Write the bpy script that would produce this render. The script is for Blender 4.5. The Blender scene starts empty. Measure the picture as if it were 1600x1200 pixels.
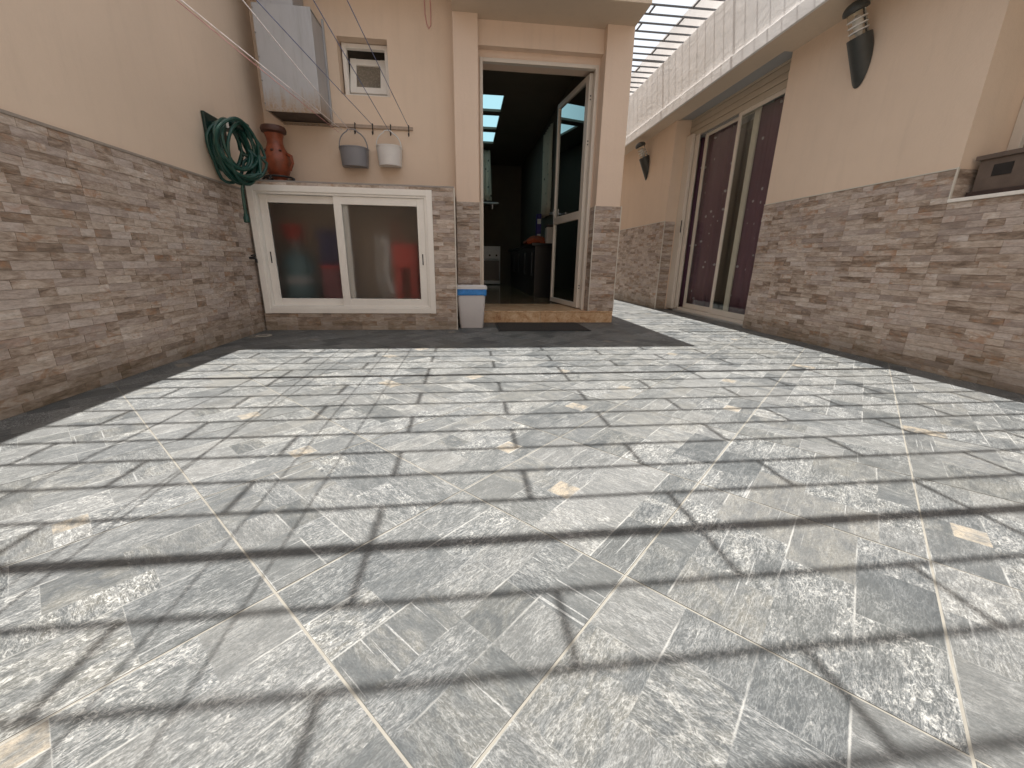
import bpy, bmesh, math, random
from mathutils import Vector, Matrix
random.seed(7)
sc = bpy.context.scene
C = sc.collection

# ------------------------------------------------------------------ camera
F = 628.957; YAW, PIT, ROL = 0.115118882, 0.292515, 0.0157404897; HC = 0.56
_cy, _sy, _cp, _sp = math.cos(YAW), math.sin(YAW), math.cos(PIT), math.sin(PIT)
_f = Vector((_sy*_cp, _cy*_cp, -_sp)); _r = Vector((_cy, -_sy, 0)); _u = _r.cross(_f)
_cr, _sr = math.cos(ROL), math.sin(ROL)
CR = _cr*_r + _sr*_u; CU = -_sr*_r + _cr*_u; CF = _f
CAM = Vector((0, 0, HC))
cam = bpy.data.objects.new('camera', bpy.data.cameras.new('camera')); C.objects.link(cam)
cam.data.sensor_width = 36; cam.data.lens = F/1600*36
cam.data.clip_start = 0.02; cam.data.clip_end = 2000
m = Matrix((CR, CU, -CF)).transposed().to_4x4(); m.translation = CAM
cam.matrix_world = m; sc.camera = cam

def ray(x, y): return CR*((x-800)/F) - CU*((y-600)/F) + CF
def atz(x, y, z=0): d = ray(x, y); return CAM + d*((z-HC)/d.z)
def aty(x, y, Y): d = ray(x, y); return CAM + d*(Y/d.y)
def atx(x, y, X): d = ray(x, y); return CAM + d*(X/d.x)

# ------------------------------------------------------------------ light
SUN = Vector((0.06, -0.25, -1.0)).normalized()
world = bpy.data.worlds.new('World'); sc.world = world; world.use_nodes = True
wn = world.node_tree; bg = wn.nodes['Background']
sky = wn.nodes.new('ShaderNodeTexSky'); sky.sky_type = 'NISHITA'; sky.sun_disc = False
sky.sun_elevation = math.asin(-SUN.z); sky.sun_rotation = math.atan2(-SUN.x, -SUN.y)
sky.air_density = 1.0; sky.dust_density = 4.0; sky.ozone_density = 0.6
veil = wn.nodes.new('ShaderNodeMix'); veil.data_type = 'RGBA'      # thin white cloud over the whole sky
veil.inputs[0].default_value = 0.8; veil.inputs[7].default_value = (3.0, 3.05, 3.0, 1)
wn.links.new(sky.outputs[0], veil.inputs[6]); wn.links.new(veil.outputs[2], bg.inputs[0]); bg.inputs[1].default_value = 0.12
sl = bpy.data.lights.new('sun', 'SUN'); sl.energy = 3.9; sl.angle = math.radians(0.4); sl.color = (1, .96, .9)
so = bpy.data.objects.new('sun', sl); C.objects.link(so)
so.rotation_euler = SUN.to_track_quat('-Z', 'Y').to_euler(); so.location = (-1, 2, 6)
sc.view_settings.view_transform = 'Standard'; sc.view_settings.look = 'None'
sc.view_settings.exposure = 1.55; sc.view_settings.gamma = 1
sc.cycles.max_bounces = 8; sc.cycles.diffuse_bounces = 4; sc.cycles.transmission_bounces = 8

# ------------------------------------------------------------------ node helpers
class NT:
    def __init__(s, name):
        s.m = bpy.data.materials.new(name); s.m.use_nodes = True
        s.t = s.m.node_tree; s.b = s.t.nodes['Principled BSDF']; s.out = s.t.nodes['Material Output']
    def n(s, kind, **kw):
        o = s.t.nodes.new('ShaderNode'+kind)
        for k, v in kw.items():
            if k.startswith('i_'): s.set(o, k[2:], v)
            else: setattr(o, k, v)
        return o
    def set(s, node, key, v):
        i = node.inputs[int(key)] if key.isdigit() else node.inputs[key.replace('_', ' ')]
        if hasattr(v, 'default_value') or isinstance(v, bpy.types.NodeSocket): s.t.links.new(v, i)
        else: i.default_value = v
    def math(s, op, a, b=0.0, c=0.0, clamp=False):
        o = s.n('Math', operation=op, use_clamp=clamp)
        for i, v in enumerate((a, b, c)): s.set(o, str(i), v)
        return o.outputs[0]
    def mix(s, fac, a, b, mode='MIX'):
        o = s.n('Mix', data_type='RGBA', blend_type=mode)
        for i, v in ((0, fac), (6, a), (7, b)):
            if isinstance(v, tuple) and len(v) == 3: v = (*v, 1)
            s.set(o, str(i), v)
        return o.outputs[2]
    def noise(s, vec, scale, detail=4, rough=.6, dist=0):
        o = s.n('TexNoise'); s.set(o, 'Vector', vec); o.inputs['Scale'].default_value = scale
        o.inputs['Detail'].default_value = detail; o.inputs['Roughness'].default_value = rough
        o.inputs['Distortion'].default_value = dist; return o.outputs['Fac']
    def ramp(s, fac, *stops, interp='LINEAR'):
        o = s.n('ValToRGB'); s.set(o, 'Fac', fac); e = o.color_ramp.elements; o.color_ramp.interpolation = interp
        while len(e) < len(stops): e.new(.5)
        for el, (p, c) in zip(e, stops): el.position = p; el.color = (c, c, c, 1) if isinstance(c, (int, float)) else (*c, 1)
        return o.outputs[0]
    def pos(s): return s.n('NewGeometry').outputs['Position']
    def mapping(s, vec, scale=(1, 1, 1), rot=(0, 0, 0), loc=(0, 0, 0)):
        o = s.n('Mapping'); s.set(o, 'Vector', vec); o.inputs['Scale'].default_value = scale
        o.inputs['Rotation'].default_value = rot; s.set(o, 'Location', loc) ; return o.outputs[0]
    def bump(s, h, strength=.3, dist=.01):
        o = s.n('Bump'); s.set(o, 'Height', h); o.inputs['Strength'].default_value = strength; o.inputs['Distance'].default_value = dist
        s.set(s.b, 'Normal', o.outputs[0])
    def col(s, c):
        s.set(s.b, 'Base Color', (*c, 1) if isinstance(c, tuple) and len(c) == 3 else c)
    def p(s, **kw):
        for k, v in kw.items(): s.set(s.b, k, v)
        return s

def plain(name, c, rough=.5, var=.12, scale=14, metal=0, bump=.0, spec=.5, bscale=60):
    """a plain surface: base colour with uneven grime and fine relief"""
    t = NT(name); p = t.pos()
    n1 = t.noise(p, scale, 5); n2 = t.noise(p, scale*9, 3)
    f = t.math('ADD', t.math('MULTIPLY', n1, .7), t.math('MULTIPLY', n2, .3))
    t.col(t.mix(t.ramp(f, (.3, 0.), (.7, 1.)), tuple(x*(1-var) for x in c), tuple(min(1, x*(1+var)) for x in c)))
    t.p(Roughness=t.ramp(n2, (.3, max(0, rough-.06)), (.7, min(1, rough+.08))), Metallic=metal, Specular_IOR_Level=spec)
    if bump: t.bump(t.noise(p, bscale, 4), bump, .004)
    return t.m

def plaster_mat(name, c, stain=.12):
    t = NT(name); p = t.pos()
    big = t.noise(p, 1.3, 5, .6); fine = t.noise(p, 190, 3, .7); mid = t.noise(p, 40, 4, .6)
    col = t.mix(t.ramp(big, (.3, 0.), (.7, 1.)), tuple(x*(1-stain) for x in c), tuple(x*(1+stain*.5) for x in c))
    streak = t.noise(t.mapping(p, (5, 5, .5)), 3, 4)
    col = t.mix(t.math('MULTIPLY', t.ramp(streak, (.52, 0.), (.8, 1.)), .22), col, tuple(x*.72 for x in c))
    col = t.mix(t.math('MULTIPLY', fine, .18), col, tuple(x*.7 for x in c))
    t.col(col); t.p(Roughness=.85, Specular_IOR_Level=.25)
    t.bump(t.math('ADD', t.math('MULTIPLY', fine, .5), mid), .35, .004)
    return t.m

def stone_mat():
    """stacked stone cladding: per-stone random in attribute 'rnd'"""
    t = NT('stone_cladding'); p = t.pos()
    a = t.n('Attribute', attribute_name='rnd', attribute_type='GEOMETRY'); s = t.n('SeparateColor'); t.set(s, 'Color', a.outputs['Color'])
    r, g, b = s.outputs[0], s.outputs[1], s.outputs[2]
    off = t.n('VectorMath', operation='MULTIPLY_ADD'); t.set(off, '0', a.outputs['Color']); off.inputs[1].default_value = (.22, .22, .06); t.set(off, '2', p)
    q = off.outputs[0]
    nx = t.noise(t.mapping(q, (10, 10, 40)), 1, 6, .7, .7)
    fine = t.noise(t.mapping(q, (40, 40, 130)), 1, 5, .7)
    spot = t.noise(t.mapping(q, (14, 14, 24)), 1, 4, .6, .8)
    ng = t.noise(t.mapping(p, (6.5, 6.5, 30)), 1, 6, .68, .9)
    v = t.math('ADD', t.math('MULTIPLY', r, .46), t.math('ADD', t.math('MULTIPLY', nx, 1.15), t.math('MULTIPLY', ng, 1.0)))
    v = t.math('SUBTRACT', v, .86)
    col = t.ramp(v, (.05, (.17, .122, .09)), (.25, (.32, .24, .185)), (.46, (.50, .405, .335)), (.68, (.62, .525, .455)), (.90, (.72, .66, .61)))
    # rusty patches on some stones
    rust = t.math('MULTIPLY', t.ramp(spot, (.50, 0.), (.66, 1.)), t.ramp(g, (.45, 0.), (.8, 1.)))
    col = t.mix(t.math('MULTIPLY', rust, .75), col, (.40, .21, .11))
    # cool lilac-grey stones
    col = t.mix(t.math('MULTIPLY', t.ramp(b, (.55, 0.), (.8, 1.)), .40), col, (.52, .45, .43))
    col = t.mix(t.math('MULTIPLY', t.ramp(fine, (.35, 1.), (.55, 0.)), .35), col, (.20, .15, .115))
    # damp green-brown foot of the wall
    z = t.n('SeparateXYZ'); t.set(z, '0', p)
    foot = t.math('MULTIPLY', t.ramp(t.math('ADD', z.outputs[2], t.math('MULTIPLY', t.noise(p, 5, 4), .25)), (.12, 1.), (.30, 0.)), .5)
    col = t.mix(foot, col, (.15, .125, .075))
    t.col(col); t.p(Roughness=.62, Specular_IOR_Level=.4)
    t.bump(t.math('ADD', t.math('ADD', nx, ng), t.math('MULTIPLY', fine, .7)), .8, .005)
    return t.m

def floor_mat():
    """slate-look floor tiles: UV = metres inside a printed stone, 'sz' its size, 'rnd' its randoms"""
    t = NT('slate_tile'); p = t.pos()
    a = t.n('Attribute', attribute_name='rnd', attribute_type='GEOMETRY'); s = t.n('SeparateColor'); t.set(s, 'Color', a.outputs['Color'])
    r, g, b = s.outputs
    a2 = t.n('Attribute', attribute_name='sz', attribute_type='GEOMETRY'); s2 = t.n('SeparateColor'); t.set(s2, 'Color', a2.outputs['Color'])
    uv = t.n('UVMap', uv_map='UVMap').outputs[0]; su = t.n('SeparateXYZ'); t.set(su, '0', uv)
    u, v = su.outputs[0], su.outputs[1]
    oi = t.n('ObjectInfo').outputs['Random']
    cmb = t.n('CombineXYZ'); t.set(cmb, '0', t.math('MULTIPLY', r, 37.)); t.set(cmb, '1', t.math('MULTIPLY', g, 53.)); t.set(cmb, '2', t.math('MULTIPLY', oi, 91.))
    sw_ = t.n('CombineXYZ'); t.set(sw_, '0', v); t.set(sw_, '1', u)
    uvs_ = t.mix(t.math('GREATER_THAN', t.math('FRACT', t.math('MULTIPLY', g, 5.7)), .68), uv, sw_.outputs[0])
    q = t.n('VectorMath', operation='ADD'); t.set(q, '0', uvs_); t.set(q, '1', cmb.outputs[0]); q = q.outputs[0]
    # fibrous streaks along the stone (mostly x), partly swirly
    st = t.noise(t.mapping(q, (20, 130, 1)), 1, 7, .72, .8)
    st2 = t.noise(t.mapping(q, (75, 250, 1)), 1, 6, .7, .9)
    cl = t.noise(t.mapping(q, (14, 22, 1)), 1, 5, .65, .8)
    fine = t.noise(t.mapping(q, (240, 420, 1)), 1, 5, .8)
    hair = t.noise(t.mapping(q, (3.2, 150, 1)), 1, 3, .5, .25)
    lich = t.noise(t.mapping(q, (70, 95, 1)), 1, 5, .7, 1.4)
    tone = t.math('ADD', t.math('MULTIPLY', r, .36), t.math('ADD', t.math('MULTIPLY', cl, .32), t.math('MULTIPLY', st, .42)))
    tone = t.math('SUBTRACT', tone, .045)
    col = t.ramp(tone, (.15, (.027, .032, .036)), (.40, (.052, .059, .063)), (.62, (.092, .096, .096)), (.9, (.19, .19, .182)))
    warm = t.math('MULTIPLY', t.ramp(cl, (.42, 0.), (.66, 1.)), t.ramp(g, (.40, 0.), (.9, .55)))
    col = t.mix(warm, col, (.14, .132, .108))
    # white fibrous veins and crusts
    mask = t.ramp(t.math('ADD', cl, t.math('MULTIPLY', b, .34)), (.42, .12), (.86, 1.))
    n1 = t.noise(t.mapping(q, (15, 62, 1)), 1, 5, .62, 1.0)
    n2 = t.noise(t.mapping(q, (42, 120, 1), loc=(3, 7, 0)), 1, 4, .62, 1.2)
    rd1 = t.ramp(t.math('ABSOLUTE', t.math('SUBTRACT', n1, .5)), (.004, 1.), (.030, 0.))
    rd2 = t.ramp(t.math('ABSOLUTE', t.math('SUBTRACT', n2, .5)), (.006, 1.), (.050, 0.))
    vein = t.math('MULTIPLY', t.math('ADD', t.math('MULTIPLY', rd1, .75), t.math('MULTIPLY', rd2, .60), clamp=True), mask)
    col = t.mix(t.math('MULTIPLY', vein, .56), col, (.35, .36, .36))
    spk = t.math('MULTIPLY', t.ramp(st2, (.54, 0.), (.62, 1.)), t.ramp(mask, (.3, 0.), (.9, .45)))
    col = t.mix(spk, col, (.42, .42, .405))
    # a few long hair-thin white veins
    hr = t.math('MULTIPLY', t.ramp(hair, (.672, 0.), (.690, .8)), t.ramp(t.math('FRACT', t.math('MULTIPLY', r, 9.1)), (.45, 0.), (.6, .7)))
    col = t.mix(hr, col, (.40, .405, .40))
    lic = t.math('MULTIPLY', t.ramp(lich, (.52, 0.), (.60, 1.)), t.math('MULTIPLY', t.ramp(b, (.60, 0.), (.90, 1.)), t.ramp(cl, (.40, 0.), (.55, 1.))))
    col = t.mix(t.math('MULTIPLY', lic, .7), col, (.46, .46, .44))
    # a few golden stones
    gold = t.math('MULTIPLY', s2.outputs[2], t.ramp(t.noise(t.mapping(q, (30, 45, 1)), 1, 4, .65), (.38, .15), (.62, 1.)))
    col = t.mix(t.math('MULTIPLY', gold, .8), col, (.34, .29, .22))
    col = t.mix(t.math('MULTIPLY', t.ramp(fine, (.40, 1.), (.56, 0.)), .5), col, (.035, .038, .040))
    # pale printed joint on some stone edges
    e = t.math('MINIMUM', t.math('MINIMUM', v, t.math('SUBTRACT', s2.outputs[1], v)), t.math('ADD', t.math('MINIMUM', u, t.math('SUBTRACT', s2.outputs[0], u)), .0012))
    wv = t.math('ADD', e, t.math('MULTIPLY', t.math('SUBTRACT', st2, .5), .004))
    line = t.math('MULTIPLY', t.ramp(t.math('MULTIPLY', wv, 100.), (.06, 1.), (.22, 0.)), t.ramp(t.noise(p, 5, 3), (.47, .0), (.58, .75)))
    col = t.mix(t.math('MULTIPLY', line, .8), col, (.38, .38, .365))
    dirt = t.noise(p, 1.7, 5)
    col = t.mix(t.math('MULTIPLY', t.ramp(dirt, (.45, 0.), (.75, 1.)), .22), col, (.14, .135, .11))
    t.col(col)
    t.p(Roughness=t.ramp(t.math('ADD', cl, t.math('MULTIPLY', fine, .3)), (.4, .42), (.9, .68)), Specular_IOR_Level=.45)
    h = t.math('ADD', t.math('MULTIPLY', st2, .8), t.math('ADD', t.math('MULTIPLY', st, .6), t.math('MULTIPLY', fine, .5)))
    t.bump(h, .7, .004)
    return t.m

def glass_mat(name, tint=(1, 1, 1), refl=1.0, ior=1.5):
    t = NT(name); t.t.nodes.remove(t.b)
    tr = t.n('BsdfTransparent'); tr.inputs[0].default_value = (*tint, 1)
    gl = t.n('BsdfGlossy'); gl.inputs['Roughness'].default_value = .01; gl.inputs[0].default_value = (.95, .98, .97, 1)
    fr = t.n('Fresnel'); fr.inputs[0].default_value = ior
    nb = t.n('Bump'); nb.inputs['Strength'].default_value = .02; t.set(nb, 'Height', t.noise(t.pos(), 3, 2)); t.t.links.new(nb.outputs[0], gl.inputs['Normal'])
    mx = t.n('MixShader'); bf = t.n('NewGeometry').outputs['Backfacing']; t.set(mx, '0', t.math('MULTIPLY', t.math('MULTIPLY', fr.outputs[0], refl, clamp=True), t.math('SUBTRACT', 1.0, bf))); t.t.links.new(tr.outputs[0], mx.inputs[1]); t.t.links.new(gl.outputs[0], mx.inputs[2])
    t.t.links.new(mx.outputs[0], t.out.inputs[0]); return t.m

M = {}
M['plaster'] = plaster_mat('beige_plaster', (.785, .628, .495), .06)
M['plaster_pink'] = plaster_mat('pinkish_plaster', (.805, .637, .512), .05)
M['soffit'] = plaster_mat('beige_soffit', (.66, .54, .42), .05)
M['stone'] = stone_mat()
M['slate'] = floor_mat()
M['grout'] = plain('beige_grout', (.185, .175, .152), .85, .25, 9, bump=.4)
M['concrete'] = plain('concrete', (.25, .24, .22), .9, .2, 3, bump=.3)
M['cream'] = plain('cream_aluminium', (.70, .63, .55), .35, .05, 6)
M['white_frame'] = plain('white_aluminium', (.86, .825, .775), .38, .05, 7)
M['white_plastic'] = plain('white_plastic', (.76, .74, .72), .4, .04)
M['grey_alu'] = plain('grey_aluminium', (.46, .46, .45), .35, .08, 8, metal=.35)
M['trim'] = plain('pale_trim', (.66, .62, .55), .4, .08, 20)
M['dark_rubber'] = plain('dark_rubber', (.02, .02, .022), .6, .3)
M['grille'] = plain('grey_painted_steel', (.10, .10, .105), .5, .2, 20)
M['shutter'] = plain('beige_shutter_slat', (.50, .43, .34), .45, .06, 10)
M['lining'] = plain('grey_lining', (.36, .36, .36), .7, .06, 6)
M['dark_lamp'] = plain('anthracite_lamp', (.042, .046, .044), .45, .15, 30, bump=.15, bscale=300)
M['glass'] = glass_mat('window_glass', (.92, .94, .92), 1.0)
M['lamp_glass'] = glass_mat('lamp_glass', (.93, .94, .92), 1.6)
M['dark_glass'] = glass_mat('tinted_glass', (.30, .31, .30), 3.0)
M['hose'] = plain('green_hose', (.008, .055, .042), .35, .2, 30)
M['hose_dark'] = plain('dark_green_plastic', (.006, .026, .022), .4, .2, 30)
M['terracotta'] = plain('terracotta', (.23, .055, .022), .38, .35, 22, bump=.3)
M['terracotta_dark'] = plain('burnt_clay', (.075, .03, .02), .5, .3, 22)
M['iron'] = plain('black_iron', (.02, .018, .018), .5, .3, 30)
M['bucket_grey'] = plain('grey_plastic', (.24, .24, .26), .45, .05)
M['bin_grey'] = plain('light_grey_plastic', (.70, .68, .69), .42, .05, 5)
M['bag_blue'] = plain('blue_plastic_bag', (.05, .27, .72), .3, .25, 25, bump=.6, bscale=40)
M['rail'] = plain('painted_rail', (.42, .32, .25), .6, .2, 25)
M['cord_white'] = plain('white_cord', (.80, .74, .74), .6, .1, 60)
M['cord_pink'] = plain('pink_cord', (.66, .32, .32), .6, .15, 60)
M['cord_blue'] = plain('blue_cord', (.11, .13, .24), .6, .2, 60)
M['mat'] = plain('dark_fibre_mat', (.028, .024, .022), .95, .35, 60, bump=.9, bscale=260)
M['wood_box'] = plain('grey_brown_wood', (.14, .105, .085), .6, .2, 18, bump=.3)
M['dark_wood'] = plain('dark_brown_tray', (.055, .035, .03), .5, .2, 18)
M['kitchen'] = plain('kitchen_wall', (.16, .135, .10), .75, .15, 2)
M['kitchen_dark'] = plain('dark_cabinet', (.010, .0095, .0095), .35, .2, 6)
M['orange'] = plain('orange_cloth', (.30, .055, .012), .8, .2, 12, bump=.4)
M['stove'] = plain('white_enamel', (.62, .62, .63), .25, .05)
M['steel'] = plain('dull_steel', (.35, .35, .36), .3, .1, 20, metal=.8)
M['blue_box'] = plain('violet_blue_card', (.045, .03, .2), .5, .2, 30)
M['gas'] = plain('teal_grey_paint', (.10, .18, .20), .45, .15, 12)
M['red'] = plain('red_plastic', (.55, .06, .04), .4, .1, 12)
M['navy'] = plain('navy_box', (.06, .05, .13), .6, .2, 12)
M['rose'] = plain('dull_rose_box', (.25, .09, .10), .6, .2, 12)
M['pvc'] = plain('white_pvc', (.75, .73, .70), .4, .06, 12)
M['drain'] = plain('drain_cover', (.40, .37, .32), .5, .25, 40, metal=.3)

def frost():
    t = NT('frosted_glass'); t.col((.80, .80, .79)); t.p(Roughness=.6, IOR=1.3)
    t.p(Transmission_Weight=1.0, Specular_IOR_Level=.55); t.bump(t.noise(t.pos(), 260, 2), .06, .002); return t.m
M['frost'] = frost()

def white_wall():
    t = NT('whitewashed_render'); p = t.pos()
    w1 = t.noise(t.mapping(p, (2, 2.2, 5)), 1.6, 4, .55, 1.2); w2 = t.noise(p, 55, 4, .6)
    c = t.mix(t.ramp(t.noise(p, 2.4, 5), (.35, 0.), (.7, 1.)), (.70, .68, .66), (.80, .78, .765))
    t.col(t.mix(t.math('MULTIPLY', t.ramp(w2, (.5, 0.), (.75, 1.)), .2), c, (.55, .52, .49))); t.p(Roughness=.8, Specular_IOR_Level=.3)
    t.bump(t.math('ADD', w1, t.math('MULTIPLY', w2, .05)), .25, .010); return t.m
M['white_wall'] = white_wall()

def galvanised():
    t = NT('galvanised_rusting_sheet'); p = t.pos(); z = t.n('SeparateXYZ'); t.set(z, '0', p)
    n = t.noise(p, 7, 5, .65); f = t.noise(p, 60, 4, .7)
    c = t.mix(n, (.42, .43, .455), (.52, .525, .545))
    stk = t.noise(t.mapping(p, (22, 22, 1.6)), 1, 5, .7)
    c = t.mix(t.math('MULTIPLY', t.ramp(stk, (.5, 0.), (.75, 1.)), .35), c, (.22, .20, .19))
    edge = t.math('ADD', z.outputs[2], t.math('MULTIPLY', t.math('SUBTRACT', stk, .5), .35))
    rust = t.math('MULTIPLY', t.ramp(edge, (0.0, 1.), (1.0, 0.)), 1.0)
    rr = t.n('MapRange'); t.set(rr, 'Value', edge); rr.inputs['From Min'].default_value = 1.66; rr.inputs['From Max'].default_value = 1.80; rr.inputs['To Min'].default_value = 1; rr.inputs['To Max'].default_value = 0
    rust = t.math('MULTIPLY', rr.outputs[0], t.ramp(f, (.3, .4), (.6, 1.)))
    c = t.mix(t.math('MULTIPLY', rust, .8), c, (.33, .20, .09))
    t.col(c); t.p(Roughness=.5, Metallic=.25); t.bump(t.noise(p, 5, 3), .2, .01); return t.m
M['galv'] = galvanised()

def marble():
    t = NT('orange_marble_tile'); p = t.pos(); oi = t.n('ObjectInfo').outputs['Random']
    cm = t.n('CombineXYZ'); t.set(cm, '0', t.math('MULTIPLY', oi, 30.)); q = t.n('VectorMath', operation='ADD'); t.set(q, '0', p); t.set(q, '1', cm.outputs[0]); q = q.outputs[0]
    n = t.noise(q, 11, 7, .7, .5); n2 = t.noise(q, 55, 5, .75, .3)
    c = t.ramp(t.math('ADD', t.math('MULTIPLY', n, .7), t.math('MULTIPLY', n2, .3)), (.33, (.26, .10, .04)), (.45, (.52, .31, .165)), (.57, (.68, .49, .31)), (.72, (.78, .66, .50)))
    t.col(c); t.p(Roughness=.3); return t.m
M['marble'] = marble()

def curtain_mat(name, base, dot, scale, size):
    t = NT(name); p = t.pos(); v = t.n('TexVoronoi'); t.set(v, 'Vector', t.mapping(p, (.01, 1, 1)) if False else p); v.inputs['Scale'].default_value = scale
    d = t.math('ADD', v.outputs['Distance'], t.math('MULTIPLY', t.math('SUBTRACT', t.noise(p, 130, 3), .5), size*.9))
    m_ = t.ramp(d, (size*.7, 1.), (size, 0.))
    c = t.mix(t.math('MULTIPLY', m_, .75), t.mix(t.noise(p, 3, 4), tuple(x*.7 for x in base), base), dot)
    t.col(c); t.p(Roughness=.85, Specular_IOR_Level=.1); t.bump(t.noise(p, 400, 2), .2, .002); return t.m
M['curtain'] = curtain_mat('purple_flower_curtain', (.205, .10, .145), (.60, .54, .58), 10.5, .17)
M['curtain_dot'] = curtain_mat('cream_dotted_curtain', (.80, .72, .56), (.03, .015, .015), 10, .20)

def emit(name, c, s):
    t = NT(name); t.col((.1, .1, .1)); t.p(Emission_Color=(*c, 1), Emission_Strength=s); return t.m
M['skylight'] = emit('skylight_panel', (.46, .80, .90), .36)

# ------------------------------------------------------------------ mesh helpers
ORG = {}
def finish(o, parent, base):
    C.objects.link(o)
    if parent is not None:
        o.parent = parent; ORG[o.name] = ORG[parent.name]
    else:
        o.location = base; ORG[o.name] = Vector(base)
    return o
def thing(name, label, cat, loc, group=None):
    o = bpy.data.objects.new(name, None); o.empty_display_size = .1; C.objects.link(o); o.location = loc; ORG[o.name] = Vector(loc)
    o['label'] = label; o['category'] = cat
    if group: o['group'] = group
    return o
def tag(o, label, cat, group=None):
    o['label'] = label; o['category'] = cat
    if group: o['group'] = group
    return o
def add(name, geo, mat, parent=None, smooth=False, kind=None, attrs=None, uvs=None, label=None):
    V, Fc = geo
    if parent is not None: b = ORG[parent.name]
    else:
        xs, ys, zs = zip(*V); b = Vector(((min(xs)+max(xs))/2, (min(ys)+max(ys))/2, min(zs)))
    me = bpy.data.meshes.new(name); me.from_pydata([(v[0]-b[0], v[1]-b[1], v[2]-b[2]) for v in V], [], Fc)
    me.materials.append(mat if not isinstance(mat, str) else M[mat])
    if smooth:
        me.shade_smooth() if hasattr(me, 'shade_smooth') else None
        me.set_sharp_from_angle(angle=math.radians(38))
    if attrs:
        for k, vals in attrs.items():
            at = me.attributes.new(k, 'FLOAT_COLOR', 'POINT')
            flat = [c for v in vals for c in (*v, 1.0)]
            at.data.foreach_set('color', flat)
    me.update()
    o = bpy.data.objects.new(name, me)
    if kind: o['kind'] = kind
    if label: o['label'] = label
    return finish(o, parent, b)
def cat_(*gs):
    V, Fc = [], []
    for v, f in gs:
        n = len(V); V += list(v); Fc += [tuple(i+n for i in q) for q in f]
    return V, Fc
def box(x0, x1, y0, y1, z0, z1, bev=.0):
    x0, x1 = min(x0, x1), max(x0, x1); y0, y1 = min(y0, y1), max(y0, y1); z0, z1 = min(z0, z1), max(z0, z1)
    V = [(x, y, z) for z in (z0, z1) for y in (y0, y1) for x in (x0, x1)]
    Fc = [(0, 2, 3, 1), (4, 5, 7, 6), (0, 1, 5, 4), (2, 6, 7, 3), (0, 4, 6, 2), (1, 3, 7, 5)]
    if not bev: return V, Fc
    return bevel((V, Fc), bev)
def bevel(geo, w, seg=2):
    bm = bmesh.new(); vs = [bm.verts.new(v) for v in geo[0]]
    for f in geo[1]: bm.faces.new([vs[i] for i in f])
    bm.normal_update()
    es = [e for e in bm.edges if len(e.link_faces) == 2 and e.calc_face_angle(0) > .5]
    bmesh.ops.bevel(bm, geom=es, offset=w, segments=seg, affect='EDGES', profile=.6)
    bm.verts.index_update(); r = ([tuple(v.co) for v in bm.verts], [tuple(v.index for v in f.verts) for f in bm.faces]); bm.free(); return r
def xform(geo, mat): return [tuple(mat @ Vector(v)) for v in geo[0]], geo[1]
def tube(pts, r, n=8, closed=False):
    P = [Vector(p) for p in pts]; V, Fc = [], []; N = len(P); up = None
    for i, p in enumerate(P):
        a = P[(i-1) % N] if (closed or i > 0) else P[i]; b = P[(i+1) % N] if (closed or i < N-1) else P[i]
        d = (b-a).normalized()
        if up is None: up = d.orthogonal().normalized()
        up = (up - d*up.dot(d)).normalized(); s = d.cross(up)
        rr = r[i] if isinstance(r, (list, tuple)) else r
        for k in range(n):
            t = 2*math.pi*k/n; V.append(tuple(p + up*math.cos(t)*rr + s*math.sin(t)*rr))
    for i in range(N if closed else N-1):
        j = (i+1) % N
        for k in range(n): Fc.append((i*n+k, i*n+(k+1) % n, j*n+(k+1) % n, j*n+k))
    if not closed: Fc += [tuple(range(n))[::-1], tuple((N-1)*n+k for k in range(n))]
    return V, Fc
def lathe(prof, c, n=28, sx=1, sy=1):
    V, Fc = [], []
    for r, z in prof:
        for k in range(n):
            t = 2*math.pi*k/n; V.append((c[0]+r*sx*math.cos(t), c[1]+r*sy*math.sin(t), c[2]+z))
    for i in range(len(prof)-1):
        for k in range(n): Fc.append((i*n+k, i*n+(k+1) % n, (i+1)*n+(k+1) % n, (i+1)*n+k))
    Fc += [tuple(range(n))[::-1], tuple((len(prof)-1)*n+k for k in range(n))]
    return V, Fc
def loft(rings):
    V, Fc = [], []; n = len(rings[0])
    for r in rings: V += [tuple(p) for p in r]
    for i in range(len(rings)-1):
        for k in range(n): Fc.append((i*n+k, i*n+(k+1) % n, (i+1)*n+(k+1) % n, (i+1)*n+k))
    Fc += [tuple(range(n))[::-1], tuple((len(rings)-1)*n+k for k in range(n))]
    return V, Fc
def frame_bars(x0, x1, z0, z1, y0, y1, w, bev=.003, wb=None):
    """four mitre-less bars of an upright frame in the XZ plane"""
    wb = wb or w
    return [box(x0, x0+w, y0, y1, z0, z1, bev), box(x1-w, x1, y0, y1, z0, z1, bev),
            box(x0+w-.001, x1-w+.001, y0+.002, y1-.002, z1-w, z1-.001, bev), box(x0+w-.001, x1-w+.001, y0+.002, y1-.002, z0+.001, z0+wb, bev)]
def swapxy(geo): return [(v[1], v[0], v[2]) for v in geo[0]], [tuple(reversed(f)) for f in geo[1]]

# ------------------------------------------------------------------ ground and tiled floor
XL, XR, YB = -1.635, 2.604, 4.05
g = add('ground', box(-60, 60, -60, 60, -.4, -.06), 'concrete'); g['kind'] = 'structure'
fl = add('patio_floor', box(-1.75, 2.95, -2.6, 9.4, -.05, -.0011), 'grout'); fl['kind'] = 'structure'
T, GAP = .4455, .0042
ang = math.radians(43.3)
du = Vector((math.cos(ang), math.sin(ang), 0)); dv = Vector((-math.sin(ang), math.cos(ang), 0))
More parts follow.
